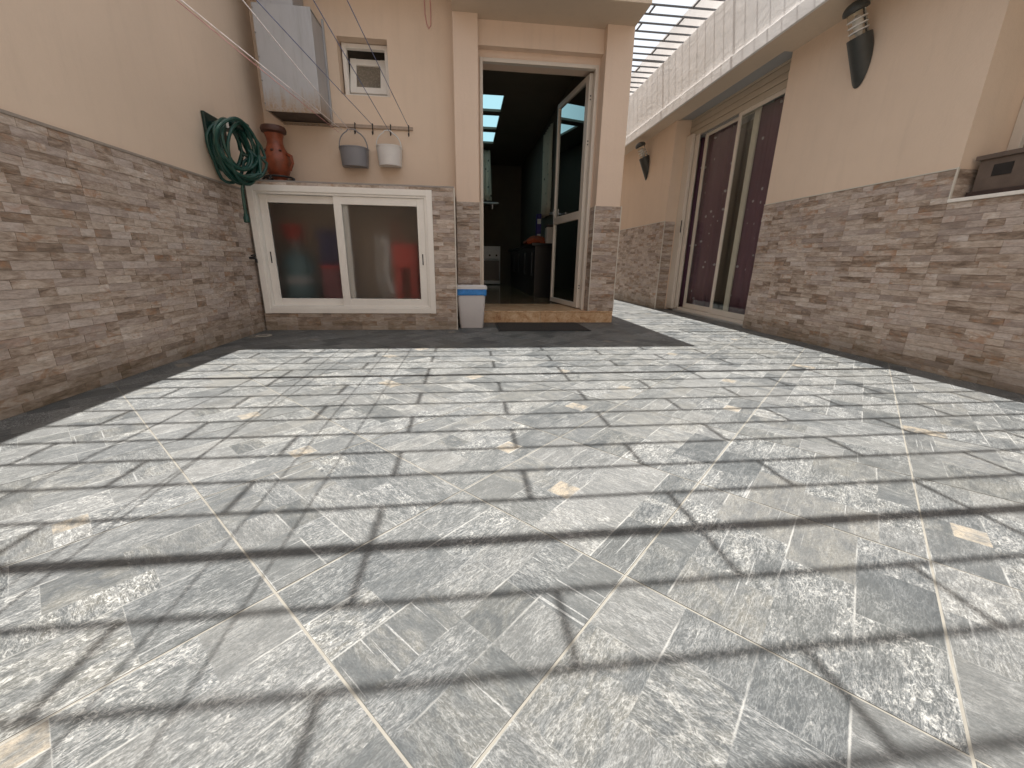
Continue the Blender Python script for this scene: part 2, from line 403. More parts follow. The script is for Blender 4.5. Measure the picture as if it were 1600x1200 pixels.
# anchor: crossing of the two grout lines that meet near the bottom edge of the picture
anc = atz(690, 1262)
def tile_mesh(idx):
    rnd = random.Random(100+idx); V, Fc, A, S, UV = [], [], [], [], []
    hs = T/2-GAP/2; rows = rnd.choice(([.11, .11, .11, .1113], [.075, .145, .11, .1113], [.145, .075, .11, .1113], [.16, .07, .10, .115], [.09, .07, .09, .09, .105]))
    y = -hs
    for ri, h in enumerate(rows):
        h = h/sum(rows)*2*hs; x = -hs; cuts = []
        k = rnd.random()
        segs = ([.42, .58], [.32, .68], [.6, .4], [.25, .35, .4], [.3, .42, .28], [.4, .25, .35], [.22, .30, .18, .30], [.2, .33, .47])[rnd.randrange(8)]
        for s in segs:
            w = s*2*hs; n = len(V); c = (rnd.random(), rnd.random(), rnd.random())
            sub = [(0, w, 0, h, 0.)]
            if rnd.random() < .05 and w > .1:      # a small golden stone set in the corner of a larger one
                gw, gh = rnd.uniform(.04, .075), h*rnd.choice((.45, .55, 1))
                sub = [(0, gw, 0, gh, 1.), (gw, w, 0, h, 0.)] + ([(0, gw, gh, h, 0.)] if gh < h*.9 else [])
            for (a0, a1, b0, b1, gold) in sub:
                n = len(V); c = (rnd.random(), rnd.random(), rnd.random())
                for (a, b) in ((a0, b0), (a1, b0), (a1, b1), (a0, b1)):
                    V.append((x+a, y+b, 0)); A.append(c); S.append((a1-a0, b1-b0, gold)); UV.append((a-a0, b-b0))
                Fc.append((n, n+1, n+2, n+3))
            x += w
        y += h
    n = len(V)     # the slab's sides
    for z in (0, -.008):
        for sx, sy in ((-1, -1), (1, -1), (1, 1), (-1, 1)):
            V.append((sx*hs, sy*hs, z)); A.append((.4, .2, .2)); S.append((.1, .1, 0)); UV.append((.05, .05))
    for k in range(4): Fc.append((n+4+k, n+4+(k+1) % 4, n+(k+1) % 4, n+k))
    me = bpy.data.meshes.new('floor_tile'); me.from_pydata(V, [], Fc); me.materials.append(M['slate'])
    for nm, vals in (('rnd', A), ('sz', S)):
        at = me.attributes.new(nm, 'FLOAT_COLOR', 'POINT'); at.data.foreach_set('color', [c for v in vals for c in (*v, 1.)])
    uvl = me.uv_layers.new(name='UVMap')
    for lp in me.loops: uvl.data[lp.index].uv = UV[lp.vertex_index]
    me.update(); return me
tiles = [tile_mesh(i) for i in range(14)]
fo = ORG[fl.name]; ntile = 0
for i in range(-26, 27):
    for j in range(-26, 27):
        c = anc + du*((i+.5)*T) + dv*((j+.5)*T); x, y = c.x, c.y
        if not (-1.93 < x < 3.0 and -.45 < y < 8.2): continue
        if y > 4.3 and x < 1.15: continue          # under the kitchen
        if y < .2 and abs(x) > 1.9: continue
        if x < -.4 and y > 3.85: continue
        o = bpy.data.objects.new('floor_tile', tiles[random.randrange(14)]); C.objects.link(o); o.parent = fl
        o.location = Vector((x, y, random.uniform(-.0003, .0003))) - fo
        o.rotation_euler = (random.uniform(-.0008, .0008), random.uniform(-.0008, .0008), ang + (math.pi if random.random() < .5 else 0) + (math.pi/2 if random.random() < .12 else 0)); ntile += 1

# ------------------------------------------------------------------ stone cladding
def cladding(parent, origin, U, N, rects, limit=300, seed=1, rowh=.0335, holes=(), z_off=0.0):
    """stacked stone strips on an upright face: rects are (u0,u1,z0,z1); U along the wall, N out of it"""
    rnd = random.Random(seed); pieces = []; O, U, N = Vector(origin), Vector(U), Vector(N)
    for (u0, u1, z0, z1) in rects:
        nr = max(1, round((z1-z0)/rowh)); rh = (z1-z0)/nr
        for k in range(nr):
            za, zb = z0+k*rh, z0+(k+1)*rh
            u = u0 - rnd.random()*.12
            while u < u1-.004:
                L = rnd.choice((.07, .09, .11, .12, .14, .16, .19)); e = u+L
                tb = math.floor((u+.02)/.6+1)*.6
                if e > tb-.03 and u < tb-.01: e = tb
                if u1-e < .03: e = u1
                a, b = max(u, u0), min(e, u1)
                if b-a > .004: pieces.append((a, b, za, zb, rnd.random()))
                u = e
    def geo(a, b, za, zb, dpt, rr):
        g_ = 0.0; h_ = .0005; V = []
        j = [rr.uniform(-.0012, .0012) for _ in range(4)]
        for (uu, zz, q) in ((a+g_, za+g_, 0), (b-g_, za+g_, 1), (b-g_, zb-g_, 2), (a+g_, zb-g_, 3)):
            V.append(tuple(O+U*uu+Vector((0, 0, zz))))
        for (uu, zz, q) in ((a+h_, za+h_, 0), (b-h_, za+h_, 1), (b-h_, zb-h_, 2), (a+h_, zb-h_, 3)):
            V.append(tuple(O+U*uu+Vector((0, 0, zz))+N*(dpt+j[q])))
        Fc = [(4, 5, 6, 7), (0, 1, 5, 4), (1, 2, 6, 5), (2, 3, 7, 6), (3, 0, 4, 7)]
        if U.cross(Vector((0, 0, 1))).dot(N) < 0: Fc = [tuple(reversed(f)) for f in Fc]
        return V, Fc
    items = []
    for (a, b, za, zb, r) in pieces:
        c = O+U*((a+b)/2)+Vector((0, 0, (za+zb)/2)); d = c-CAM; dep = d.dot(CF)
        px = (800+F*d.dot(CR)/dep, 600-F*d.dot(CU)/dep) if dep > .05 else (-9999, -9999)
        vis = -60 < px[0] < 1660 and -20 < px[1] < 1220
        items.append(((b-a)*(zb-za)*(abs(d.dot(N))/d.length**3) if vis else -1, a, b, za, zb))
    items.sort(reverse=True); rest, RA = [], []
    for q, (w, a, b, za, zb) in enumerate(items):
        dpt = rnd.uniform(.006, .0082) if rnd.random() < .85 else rnd.uniform(.008, .0100)
        c = (rnd.random(), rnd.random(), rnd.random()); gg = geo(a, b, za, zb, dpt, rnd)
        if q < limit and w > 0: add('stone', gg, 'stone', parent, attrs={'rnd': [c]*8})
        else: rest.append(gg); RA += [c]*8
    if rest: add('stone_strips', cat_(*rest), 'stone', parent, kind='stuff', attrs={'rnd': RA})

# ------------------------------------------------------------------ left boundary wall
lw = thing('boundary_wall', 'long beige wall with stone cladding on its lower half, left of the patio', 'wall', (XL-.1, 1, 0))
add('plaster', box(XL-.25, XL-.008, -2.8, 4.35, -.05, 3.0), 'plaster', lw)
add('coping', cat_(box(XL-.25, XL-.004, 1.98, 4.35, 3.0, 3.32, .004), box(XL-.27, XL-.002, -2.8, 1.98, 3.0, 3.04, .004)), 'white_wall', lw)
cladding(lw, (XL-.008, -1.5, 0), (0, 1, 0), (1, 0, 0), [(0, 5.6, .0, 1.045)], 300, 11)
add('cap_tile', box(XL-.009, XL+.002, -1.5, 4.1, 1.045, 1.058, .002), plain('grey_cap', (.34, .29, .25), .5, .2, 12), lw)

# ------------------------------------------------------------------ kitchen house at the back
hs = thing('house', 'beige plastered house with tall open kitchen doorway between two stone-clad pillars', 'house', (0.6, 5.5, 0))
# wall above the cupboard with the small window opening
wx0, wx1, wz0, wz1 = -1.003, -.607, 1.885, 2.29
add('wall', cat_(box(XL-.02, wx0, YB, YB+.2, 0, 2.75), box(wx1, -.02, YB, YB+.2, 0, 2.75), box(wx0, wx1, YB, YB+.2, 0, wz0), box(wx0, wx1, YB, YB+.2, wz1, 2.75)), 'plaster', hs)
add('upper_wall', box(XL-.02, 1.44, 3.61, 9.5, 2.70, 3.62), 'plaster', hs)
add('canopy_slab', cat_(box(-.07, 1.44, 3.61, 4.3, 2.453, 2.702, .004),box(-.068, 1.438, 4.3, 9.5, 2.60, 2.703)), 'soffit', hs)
pl = add('pillar', box(-.07, .133, 3.918, 4.4, -.01, 2.46, .006), 'plaster_pink', hs)
pr_ = add('pillar', box(1.204, 1.438, 3.918, 4.4, -.01, 2.46, .006), 'plaster_pink', hs)
cladding(pl, (-.07, 3.919, 0), (1, 0, 0), (0, -1, 0), [(0, .206, 0, 1.072)], 200, 21)
cladding(pr_, (1.2, 3.919, 0), (1, 0, 0), (0, -1, 0), [(0, .245, .112, 1.072)], 200, 22)
cladding(pr_, (1.437, 3.92, 0), (0, 1, 0), (1, 0, 0), [(0, .48, .0, 1.072)], 0, 23)
cladding(pr_, (1.205, 3.92, 0), (0, 1, 0), (-1, 0, 0), [(0, .14, .112, 1.072)], 0, 24)
add('corner_trim', cat_(box(1.193, 1.2005, 3.908, 3.917, .112, 1.076, .001), box(1.444, 1.451, 3.906, 3.916, .112, 1.078, .001)), 'trim', pr_)
add('corner_trim', box(.136, .143, 3.908, 3.918, 0, 1.076, .001), 'trim', pl)
add('lintel', box(.13, 1.21, 3.995, 4.3, 2.277, 2.46), 'plaster_pink', hs)
add('reveal_infill', cat_(box(.128, 1.208, 4.065, 4.28, 2.215, 2.278), box(.129, .152, 4.06, 4.3, .05, 2.22), box(1.186, 1.206, 4.06, 4.3, .05, 2.22)), 'plaster_pink', hs)
add('side_wall', cat_(box(1.24, 1.438, 4.39, 9.5, -.01, 2.62), box(-.07, .14, 4.39, 4.6, -.01, 2.62)), 'plaster', hs)
df = add('door_frame', cat_(box(.150, .176, 4.045, 4.1, .1, 2.218, .003), box(1.160, 1.188, 4.045, 4.1, .1, 2.218, .003), box(.176, 1.16, 4.047, 4.098, 2.188, 2.217, .003)), 'cream', hs)
# step of orange marble tiles
st = add('step', box(.142, 1.443, 3.922, 4.62, -.02, .098), 'concrete', hs)
xs = [.142, .335, .72, 1.12, 1.447]
for a, b in zip(xs[:-1], xs[1:]): add('riser_tile', box(a+.0008, b-.0008, 3.908, 3.9215, .002, .101, .001), 'marble', st)
for a, b in zip([.142, .56, .98], [.56, .98, 1.447]):
    add('tread_tile', box(a+.0008, b-.0008, 3.9045, 4.62, .1015, .113, .002), 'marble', st)
# small window, tilted open
sw = add('window', cat_(*frame_bars(wx0+.012, wx1-.004, wz0+.004, wz1-.004, 4.14, 4.19, .034)), 'white_frame', hs)
R_ = Matrix.Translation((0, 4.17, wz0+.05)) @ Matrix.Rotation(math.radians(-17), 4, 'X') @ Matrix.Translation((0, -4.17, -wz0-.05))
sash = add('sash', xform(cat_(*frame_bars(wx0+.05, wx1-.042, wz0+.05, wz1-.062, 4.155, 4.195, .052)), R_), 'white_frame', sw)
add('pane', xform(box(wx0+.098, wx1-.09, 4.172, 4.178, wz0+.098, wz1-.11), R_), plain('dusty_pane', (.22, .19, .15), .25, .3, 9), sw)
add('dark_backing', box(wx0-.2, wx1+.2, 4.62, 4.66, 1.5, 2.6), 'kitchen_dark', hs)  # near-black sheet: the dark of the unlit interior put into its colour
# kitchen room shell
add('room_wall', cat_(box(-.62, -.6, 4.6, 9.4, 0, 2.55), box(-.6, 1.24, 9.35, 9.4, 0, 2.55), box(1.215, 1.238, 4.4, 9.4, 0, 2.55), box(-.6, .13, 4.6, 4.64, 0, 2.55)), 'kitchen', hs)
kfl = NT('kitchen_floor_tile'); kfl.col(kfl.mix(kfl.noise(kfl.pos(), 6, 5), (.16, .11, .065), (.24, .17, .10))); kfl.p(Roughness=.14); M['kfloor'] = kfl.m
for i in range(5):
    for j in range(8):
        add('room_floor_tile', box(-.6+i*.37+.001, -.6+(i+1)*.37-.001, 4.622+j*.6, 4.622+(j+1)*.6-.002, .06, .112, .001), 'kfloor', hs)
sky_y = [(5.67, 6.22), (6.38, 6.97), (7.13, 7.74)]
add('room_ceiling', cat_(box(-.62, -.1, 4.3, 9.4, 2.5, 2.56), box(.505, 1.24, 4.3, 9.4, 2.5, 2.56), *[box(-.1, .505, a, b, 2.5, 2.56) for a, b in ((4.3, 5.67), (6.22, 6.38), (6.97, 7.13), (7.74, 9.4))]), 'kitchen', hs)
for a, b in sky_y: add('skylight', box(-.1, .505, a, b, 2.53, 2.545), 'skylight', hs)
# open door leaf
P0, P1 = Vector((1.15, 4.115, 0)), Vector((1.035, 4.90, 0)); dd = (P1-P0); Ld = dd.length; ad = math.atan2(dd.y, dd.x)
RD = Matrix.Translation(P0) @ Matrix.Rotation(ad, 4, 'Z')
zb, zt, th = .122, 2.183, .022
dl = add('door', xform(cat_(box(0, .075, -th, th, zb, zt, .003), box(Ld-.026, Ld, -th, th, zb, zt, .003), box(.074, Ld-.025, -th+.001, th-.001, zt-.045, zt-.001, .003),
     box(.074, Ld-.025, -th+.001, th-.001, zb+.001, zb+.05, .003), box(.074, Ld-.025, -th+.001, th-.001, .985, 1.06, .003)), RD), 'cream', hs)
add('pane', xform(box(.07, Ld-.022, -.004, .004, 1.055, zt-.042), RD), 'dark_glass', dl)
add('pane', xform(box(.07, Ld-.022, -.004, .004, zb+.046, .99), RD), 'dark_glass', dl)
add('handle', xform(cat_(box(Ld-.045, Ld-.02, th, th+.012, .99, 1.15, .003), tube([(Ld-.033, th+.005, 1.1), (Ld-.033, th+.055, 1.1), (Ld-.15, th+.055, 1.1)], .009)), RD), 'steel', dl)
for zz in (.32, 1.62, 1.98):
    add('hinge_screw', cat_(*[lathe([(.006, 0), (.006, .004)], (0, 0, 0), 8) for _ in (0,)]) if False else cat_(*[xform(tube([(-.0015, .004, zz+k*.028), (.004, .004, zz+k*.028)], .0065, 8), RD) for k in (0, 1)]), 'dark_rubber', dl)

# ------------------------------------------------------------------ storage cupboard with sliding window
YC = 3.49; cx0, cx1 = -1.627, -.083; ch = 1.125
cu = thing('storage_cupboard', 'low stone-clad masonry cupboard with a two-pane sliding window in the corner', 'cupboard', (-.85, 3.75, 0))
ox0, ox1, oz0, oz1 = -1.600, -.262, .148, 1.083
add('masonry', cat_(box(cx0, cx1-.001, YC+.009, YC+.08, 0, oz0), box(ox1, cx1-.001, YC+.009, YC+.08, oz0, ch-.025), box(cx1-.08, cx1-.001, YC+.08, YB, 0, ch-.025), box(cx0, ox1, YC+.009, YC+.08, oz1, ch-.025), box(cx0, ox0, YC+.009, YC+.08, oz0, oz1), box(cx0, cx1-.081, YC+.081, YB, 0.0, .12)), 'concrete', cu)
cladding(cu, (cx0, YC+.009, 0), (1, 0, 0), (0, -1, 0), [(0, cx1-cx0, 0, .142), (-.255-cx0, cx1-cx0, .142, 1.085), (0, cx1-cx0, 1.085, ch-.012)], 300, 31)
cladding(cu, (cx1-.001, YC+.011, 0), (0, 1, 0), (1, 0, 0), [(0, .5, 0, ch-.012)], 0, 32)
add('top_slab', box(cx0, cx1+.004, YC+.002, YB, ch-.012, ch, .002), plain('grey_stone_slab', (.30, .27, .25), .4, .2, 10), cu)
add('corner_trim', box(cx1+.001, cx1+.010, YC-.003, YC+.006, 0, ch-.013, .001), 'trim', cu)
fr = add('window_frame', cat_(*frame_bars(-1.612, -.252, .138, 1.092, YC-.012, YC+.07, .045)), 'white_frame', cu)
add('inner_rim', cat_(*frame_bars(-1.568, -.296, .182, 1.048, YC-.004, YC+.06, .018)), 'white_frame', fr)
sl_ = add('sash', cat_(*frame_bars(-1.549, -.905, .199, 1.03, YC+.034, YC+.056, .056)), 'white_frame', cu)
add('pane', box(-1.50, -.955, YC+.042, YC+.047, .25, .98), 'frost', sl_)
sr_ = add('sash', cat_(*frame_bars(-1.002, -.315, .199, 1.03, YC+.006, YC+.030, .058)), 'white_frame', cu)
add('pane', box(-.95, -.368, YC+.015, YC+.020, .25, .98), 'frost', sr_)
add('pull', box(-1.527, -1.519, YC+.031, YC+.0345, .53, .615, .001), 'dark_rubber', sl_)
add('pull', box(-.347, -.339, YC+.003, YC+.0065, .53, .615, .001), 'dark_rubber', sr_)

# things kept inside the cupboard, seen through the frosted panes
gc = thing('gas_cylinder', 'blue-grey gas cylinder behind the left frosted pane of the cupboard', 'gas cylinder', (-1.41, 3.75, .12))
add('body', lathe([(.09, 0), (.125, .03), (.13, .06), (.13, .40), (.115, .46), (.06, .50), (.035, .51)], (-1.41, 3.75, .12), 28), 'gas', gc, True)
add('band', lathe([(.1315, .24), (.1325, .245), (.1325, .30), (.1315, .305)], (-1.41, 3.75, .12), 28), 'lining', gc, True)
add('valve', lathe([(.03, .5), (.03, .56), (.05, .565), (.05, .58), (.02, .59)], (-1.41, 3.75, .12), 16), 'steel', gc, True)
rb = thing('bowl', 'red plastic bowl on the gas cylinder behind the left frosted pane', 'bowl', (-1.415, 3.74, .705))
add('body', lathe([(.05, 0), (.06, .01), (.095, .11), (.1, .115), (.093, .112), (.055, .015), (.01, .012)], (-1.415, 3.74, .71), 24), 'red', rb, True)
add('rim', lathe([(.098, .105), (.106, .107), (.106, .118), (.098, .12)], (-1.415, 3.74, .71), 24), 'red', rb, True)
bx = thing('box', 'dark navy box at the back behind the left frosted pane', 'box', (-1.12, 3.8, .12))
add('body', box(-1.21, -1.03, 3.7, 3.9, .12, .76, .006), 'navy', bx); add('lid', box(-1.215, -1.025, 3.695, 3.905, .76, .80, .006), 'navy', bx)
bx = thing('box', 'dull rose box standing low behind the middle of the cupboard window', 'box', (-1.1, 3.66, .12))
add('body', box(-1.18, -1.0, 3.6, 3.69, .12, .49, .006), 'rose', bx); add('lid', box(-1.185, -.995, 3.596, 3.693, .49, .515, .004), 'red', bx)
for k, (xa, xb, la) in enumerate(((-.74, -.66, 'thin white pipe leaning on the left behind the right frosted pane'), (-.675, -.575, 'thicker white pipe beside the red stool behind the right frosted pane'))):
    t_ = [(xa+.02*math.sin(q*.9)+(xb-xa)*(q/10)**2, 3.66, .76-q*.064) for q in range(11)]
    o = add('pipe', tube(t_, .010+.012*k, 10), 'pvc', None, True); tag(o, la, 'pipe')
stl = thing('stool', 'red plastic stool stored behind the right frosted pane of the cupboard', 'stool', (-.5, 3.72, .12))
add('seat', box(-.61, -.40, 3.62, 3.82, .50, .70, .015), 'red', stl)
for sx in (-.57, -.44):
    for sy in (3.65, 3.79): add('leg', box(sx-.028, sx+.028, sy-.02, sy+.02, .12, .505, .006), 'red', stl)
add('back_stay', tube([(-.57, 3.79, .69), (-.6, 3.79, .9)], .014), 'red', stl, True)

# ------------------------------------------------------------------ right house: clad wall, sliding door, white parapet
rh = thing('house', 'neighbouring beige house with purple-curtained sliding door and white parapet, right of the patio', 'house', (2.9, 3, 0))
XF, ZS, ZL, ZT = 2.333, 2.195, 2.295, 2.815
XD = 2.72; YN, YFAR, XFW = 3.552, 5.19, 2.503
add('wall', cat_(box(XR+.008, 2.95, 2.1, YN, -.02, ZS+.3), box(XR+.008, 2.95, -2.8, 2.1, -.02, .915), box(XR+.008, 2.95, -2.8, .5, .915, ZS+.3), box(XR+.008, 2.95, .5, 2.1, 2.12, ZS+.3)), 'plaster', rh)
add('far_wall', cat_(box(XFW+.008, 2.95, YFAR+.008, 9.4, -.02, ZS+.3), box(XFW+.2, 3.0, YN, YFAR+.1, 2.26, ZS+.3)), 'plaster', rh)
cladding(rh, (XR+.008, 0.3, 0), (0, 1, 0), (-1, 0, 0), [(0, 2.1-.3, 0, .905), (2.1-.3, YN-.3, 0, 1.072)], 300, 41)
cladding(rh, (XFW+.008, YFAR, 0), (0, 1, 0), (-1, 0, 0), [(.0, 3.2, 0, 1.086)], 0, 42, rowh=.034)
cladding(rh, (XFW, YFAR+.008, 0), (1, 0, 0), (0, -1, 0), [(0, .135, 0, 1.086)], 0, 43)
cladding(rh, (XR, 2.1, 0), (1, 0, 0), (0, -1, 0), [(0.002, .33, .925, 1.072)], 0, 44)
add('cladding_trim', cat_(box(XR-.006, XR+.004, 2.09, 2.0985, .92, 1.08, .001), box(XFW-.005, XFW+.004, YFAR-.002, YFAR+.005, 0, 1.09, .001),
    box(XR-.003, XR+.012, 2.1, YN, 1.0725, 1.079, .001), box(XFW-.002, XFW+.01, YFAR+.006, 9, 1.087, 1.094, .001)), 'trim', rh)
add('sill', box(XR-.008, 2.95, .5, 2.0975, .906, .924, .003), 'white_frame', rh)
# opening near the picture's right edge: reveal, window frame and pane
wf = add('window', cat_(*[swapxy(b_) for b_ in frame_bars(.5, 2.098, .925, 2.119, 2.86, 2.92, .05)]), 'cream', rh)
add('mullion', box(2.87, 2.91, 1.28, 1.33, .974, 2.07, .003), 'cream', wf)
add('pane', box(2.885, 2.891, .55, 2.05, .974, 2.07), 'dark_glass', wf)
# parapet
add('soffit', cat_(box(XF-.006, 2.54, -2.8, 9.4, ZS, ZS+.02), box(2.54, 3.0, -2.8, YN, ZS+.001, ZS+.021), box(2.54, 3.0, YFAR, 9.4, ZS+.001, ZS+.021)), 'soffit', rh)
add('shutter_lining', cat_(box(2.5405, 2.70, YN-.01, YFAR+.01, ZS+.012, ZS+.03), box(2.5385, 2.5405, YN, YFAR, ZS-.001, ZS+.03)), 'lining', rh)
add('parapet', cat_(box(XF, 2.62, -2.8, 9.4, ZS+.0205, ZT)), 'white_wall', rh)
add('parapet_band', box(XF-.022, XF-.0005, -2.8, 9.4, ZS-.004, ZL, .004), 'white_wall', rh)
add('upper_wall', cat_(box(2.62, 3.0, -2.8, 9.4, ZS+.3, 3.40)), 'white_wall', rh)
# roller shutter box and slats
sh = add('shutter_box', box(2.735, 2.95, YN+.002, YFAR+.1, 2.0, 2.27), 'lining', rh)
for k in range(4):
    z1 = 2.243-k*.060
    add('shutter_slat', box(2.695+.003*(k % 2), 2.725, YN+.003, YFAR+.09, z1-.058, z1, .009), 'shutter', sh)
# sliding door
Yp = lambda x, y=400: atx(x, y, XD).y
Yq = lambda x, y=400: atx(x, y, 2.765).y
sd = add('sliding_door', cat_(box(2.655, 2.695, 5.06, 5.20, .02, 2.03, .004), box(2.70, 2.715, 4.985, 5.07, .02, 2.03, .002), box(2.70, 2.79, YN+.003, 5.02, .0, .048, .004), box(2.70, 2.79, YN+.003, 5.02, 2.015, 2.06, .004), box(2.70, 2.79, YN+.003, YN+.05, .048, 2.015, .004)), 'cream', rh)
add('track', box(2.66, 2.70, YN+.003, 5.02, -.001, .018, .002), 'grey_alu', sd)
yB = (Yp(1126), Yp(1122.3)); yA = (Yq(1081.5), Yq(1078)); yC = (Yq(1151), Yq(1144))
s1 = add('sash', cat_(box(2.708, 2.724, yB[0], yB[1], .05, 2.012, .002), box(2.710, 2.722, YN+.05, yB[0], .051, .105, .002), box(2.710, 2.722, YN+.05, yB[0], 1.97, 2.011, .002)), 'cream', sd)
add('pane', box(2.714, 2.718, YN+.045, yB[0]+.003, .10, 1.975), 'glass', s1)
s2 = add('sash', cat_(box(2.757, 2.773, yA[0], yA[1], .05, 2.012, .002), box(2.757, 2.773, yC[0], yC[1], .05, 2.012, .002), box(2.759, 2.771, yC[1], yA[0], .051, .105, .002), box(2.759, 2.771, yC[1], yA[0], 1.97, 2.011, .002)), 'cream', sd)
add('pane', box(2.763, 2.767, yC[1]-.003, yA[0]+.003, .10, 1.975), 'glass', s2)
add('latch', box(2.648, 2.655, 5.045, 5.06, .95, 1.09, .002), 'dark_rubber', sd)
add('room_shell', cat_(box(4.3, 4.35, 3.0, 6.0, 0, 2.4), box(2.95, 4.3, 2.9, 2.95, 0, 2.4), box(2.95, 4.3, 6.0, 6.05, 0, 2.4), box(2.80, 4.35, 2.95, 6.0, 2.4, 2.42), box(2.80, 4.35, 2.95, 6.0, -.03, .02)), 'kitchen', rh)
def curtain(x, y0, y1, z0, z1, amp, waves, axis='y', ph=0, n=90, flare=0):
    V, Fc = [], []
    rows = 7
    for r in range(rows+1):
        z = z0+(z1-z0)*r/rows
        for i in range(n+1):
            s = i/n; q = y0+(y1-y0)*s
            off = amp*(math.sin(s*waves*2*math.pi+ph+.25*math.sin(r*.8))+.35*math.sin(s*waves*4.7*math.pi+1.3))*(1-.3*r/rows)
            V.append((x+off, q, z) if axis == 'y' else (q+flare*(1-r/rows)*(s-.5), x+off, z))
    W = n+1
    for r in range(rows):
        for i in range(n): Fc.append((r*W+i, r*W+i+1, (r+1)*W+i+1, (r+1)*W+i))
    return V, Fc
def solid(o, t=.003):
    md = o.modifiers.new('thickness', 'SOLIDIFY'); md.thickness = t; return o
o = add('curtain', curtain(2.815, atx(1124, 400, 2.815).y, 5.12, .04, 2.1, .022, 6), 'curtain', None, True); solid(o); tag(o, 'purple flowered curtain behind the farther sash of the sliding door', 'curtain', 'sliding door curtains')
o = add('curtain', curtain(2.815, YN-.1, atx(1150, 400, 2.815).y, .04, 2.1, .022, 4, ph=1), 'curtain', None, True); solid(o); tag(o, 'purple flowered curtain behind the sliding-door pane nearest the stone-clad wall', 'curtain', 'sliding door curtains')

# ------------------------------------------------------------------ rear wall (behind the camera) that carries the grille
rw = thing('boundary_wall', 'plain beige rear wall closing the patio behind the viewpoint', 'wall', (.5, -2.7, 0))
add('plaster', box(XL-.25, 3.0, -2.8, -2.55, -.05, 2.9), 'plaster', rw); add('coping', box(XL-.27, 3.0, -2.83, -2.52, 2.9, 2.95, .004), 'white_wall', rw)

# ------------------------------------------------------------------ overhead steel grille
ZG = 2.829; ROW = .1456
gr = thing('roof_grille', 'dark steel security grille in running-bond pattern over the patio and side alley', 'grille', (.3, 2.5, ZG))
thickY = 2.026+.25*ZG; PX = .7125; A0 = -.205-.06*ZG
rest = []
ys = [thickY + k*ROW for k in range(-33, 33)]
hw = .0054; hh = .0065
for k in range(-33, 33):
    y = thickY + k*ROW; thick = (k % 9 == 0)
    if y < -2.5 or y > 7.4: continue
    x0 = XL-.02 if y < 3.60 else 1.43
    w = 0.0150 if thick else hw
    add('bar', box(x0, XF+.03, y-w, y+w, ZG-hh, ZG+hh), 'grille', gr)
    # short staggered bars in the row above this one; the first and last row of a panel share the same offset
    typ = (k % 9) % 2
    for q in range(-4, 6):
        x = A0 + (PX/2 if typ else 0) + q*PX
        if x < x0+.02 or x > XF-.03: continue
        gg = box(x-.0062, x+.0062, y+w, y+ROW-(0.0150 if (k+1) % 9 == 0 else hw), ZG-.006, ZG+.006)
        if y > 3.2: add('cross_bar', gg, 'grille', gr)
        else: rest.append(gg)
add('cross_bars', cat_(*rest), 'grille', gr, kind='stuff')

# ------------------------------------------------------------------ wall lamps
def lamp(label, xw, y, ztip, s=1.0, th=math.radians(25)):
    """torch sconce: a tilted cylinder whose foot is cut off flush with the wall"""
    t = thing('wall_lamp', label, 'wall lamp', (xw, y, ztip), 'torch-shaped wall lamps on the right')
    n = 32; R = .066*s; D = Vector((-math.sin(th), 0, math.cos(th))); e1 = Vector((-math.cos(th), 0, -math.sin(th))); e2 = Vector((0, 1, 0))
    Lo = 2*R/math.tan(th)                                   # length of the outer edge
    top = Vector((xw+.0045, y, ztip)) + D*Lo - e1*R         # axis point at the top of the shade
    def ring(c, r): return [tuple(c+e1*r*math.cos(2*math.pi*i/n)+e2*r*math.sin(2*math.pi*i/n)) for i in range(n)]
    up = ring(top, R); low = []
    for p in up:
        k = max(.0005, (xw+.004-p[0])/math.sin(th)); q = Vector(p)-D*k; low.append(tuple(q))
    mid = [[tuple(Vector(a).lerp(Vector(b), f)) for a, b in zip(up, low)] for f in (.33, .66)]
    add('shade', loft([low, mid[1], mid[0], up, ring(top+D*.003, R-.004)]), 'dark_lamp', t, True)
    add('glass', loft([ring(top+D*a*s, .047*s) for a in (.004, .05, .1, .135)]), 'lamp_glass', t, True)
    for k in range(3):
        z = (.028+.032*k)*s
        add('louvre_ring', loft([ring(top+D*(z), .044*s), ring(top+D*(z+.003*s), .054*s), ring(top+D*(z+.007*s), .054*s), ring(top+D*(z+.010*s), .044*s)]), 'white_plastic', t, True)
    add('bulb', loft([ring(top+D*a*s, r*s) for a, r in ((.004, .016), (.03, .022), (.08, .028), (.11, .020), (.12, .006))]), 'white_plastic', t, True)
    c2 = top+D*.137*s
    add('cap', loft([ring(c2, R*.97), ring(c2+D*.004, R*1.04), ring(c2+D*.010*s, R*1.04)] + [ring(c2+D*(.010+.050*math.sin(a*math.pi/16))*s, R*1.04*math.cos(a*math.pi/16)+.001) for a in range(1, 9)]), 'dark_lamp', t, True)
    add('stay', tube([tuple(top+e1*-.052*s), tuple(top+e1*-.052*s+D*.137*s)], .006*s, 8), 'dark_lamp', t, True)
    return t
lamp('dark torch-shaped wall lamp with ringed glass neck, on the bare wall nearest the picture edge', XR, 2.865, 1.705, 1.0)
lamp('dark torch-shaped wall lamp under the soffit in the side alley beyond the sliding door', XFW, 5.92, 1.68, 1.0)

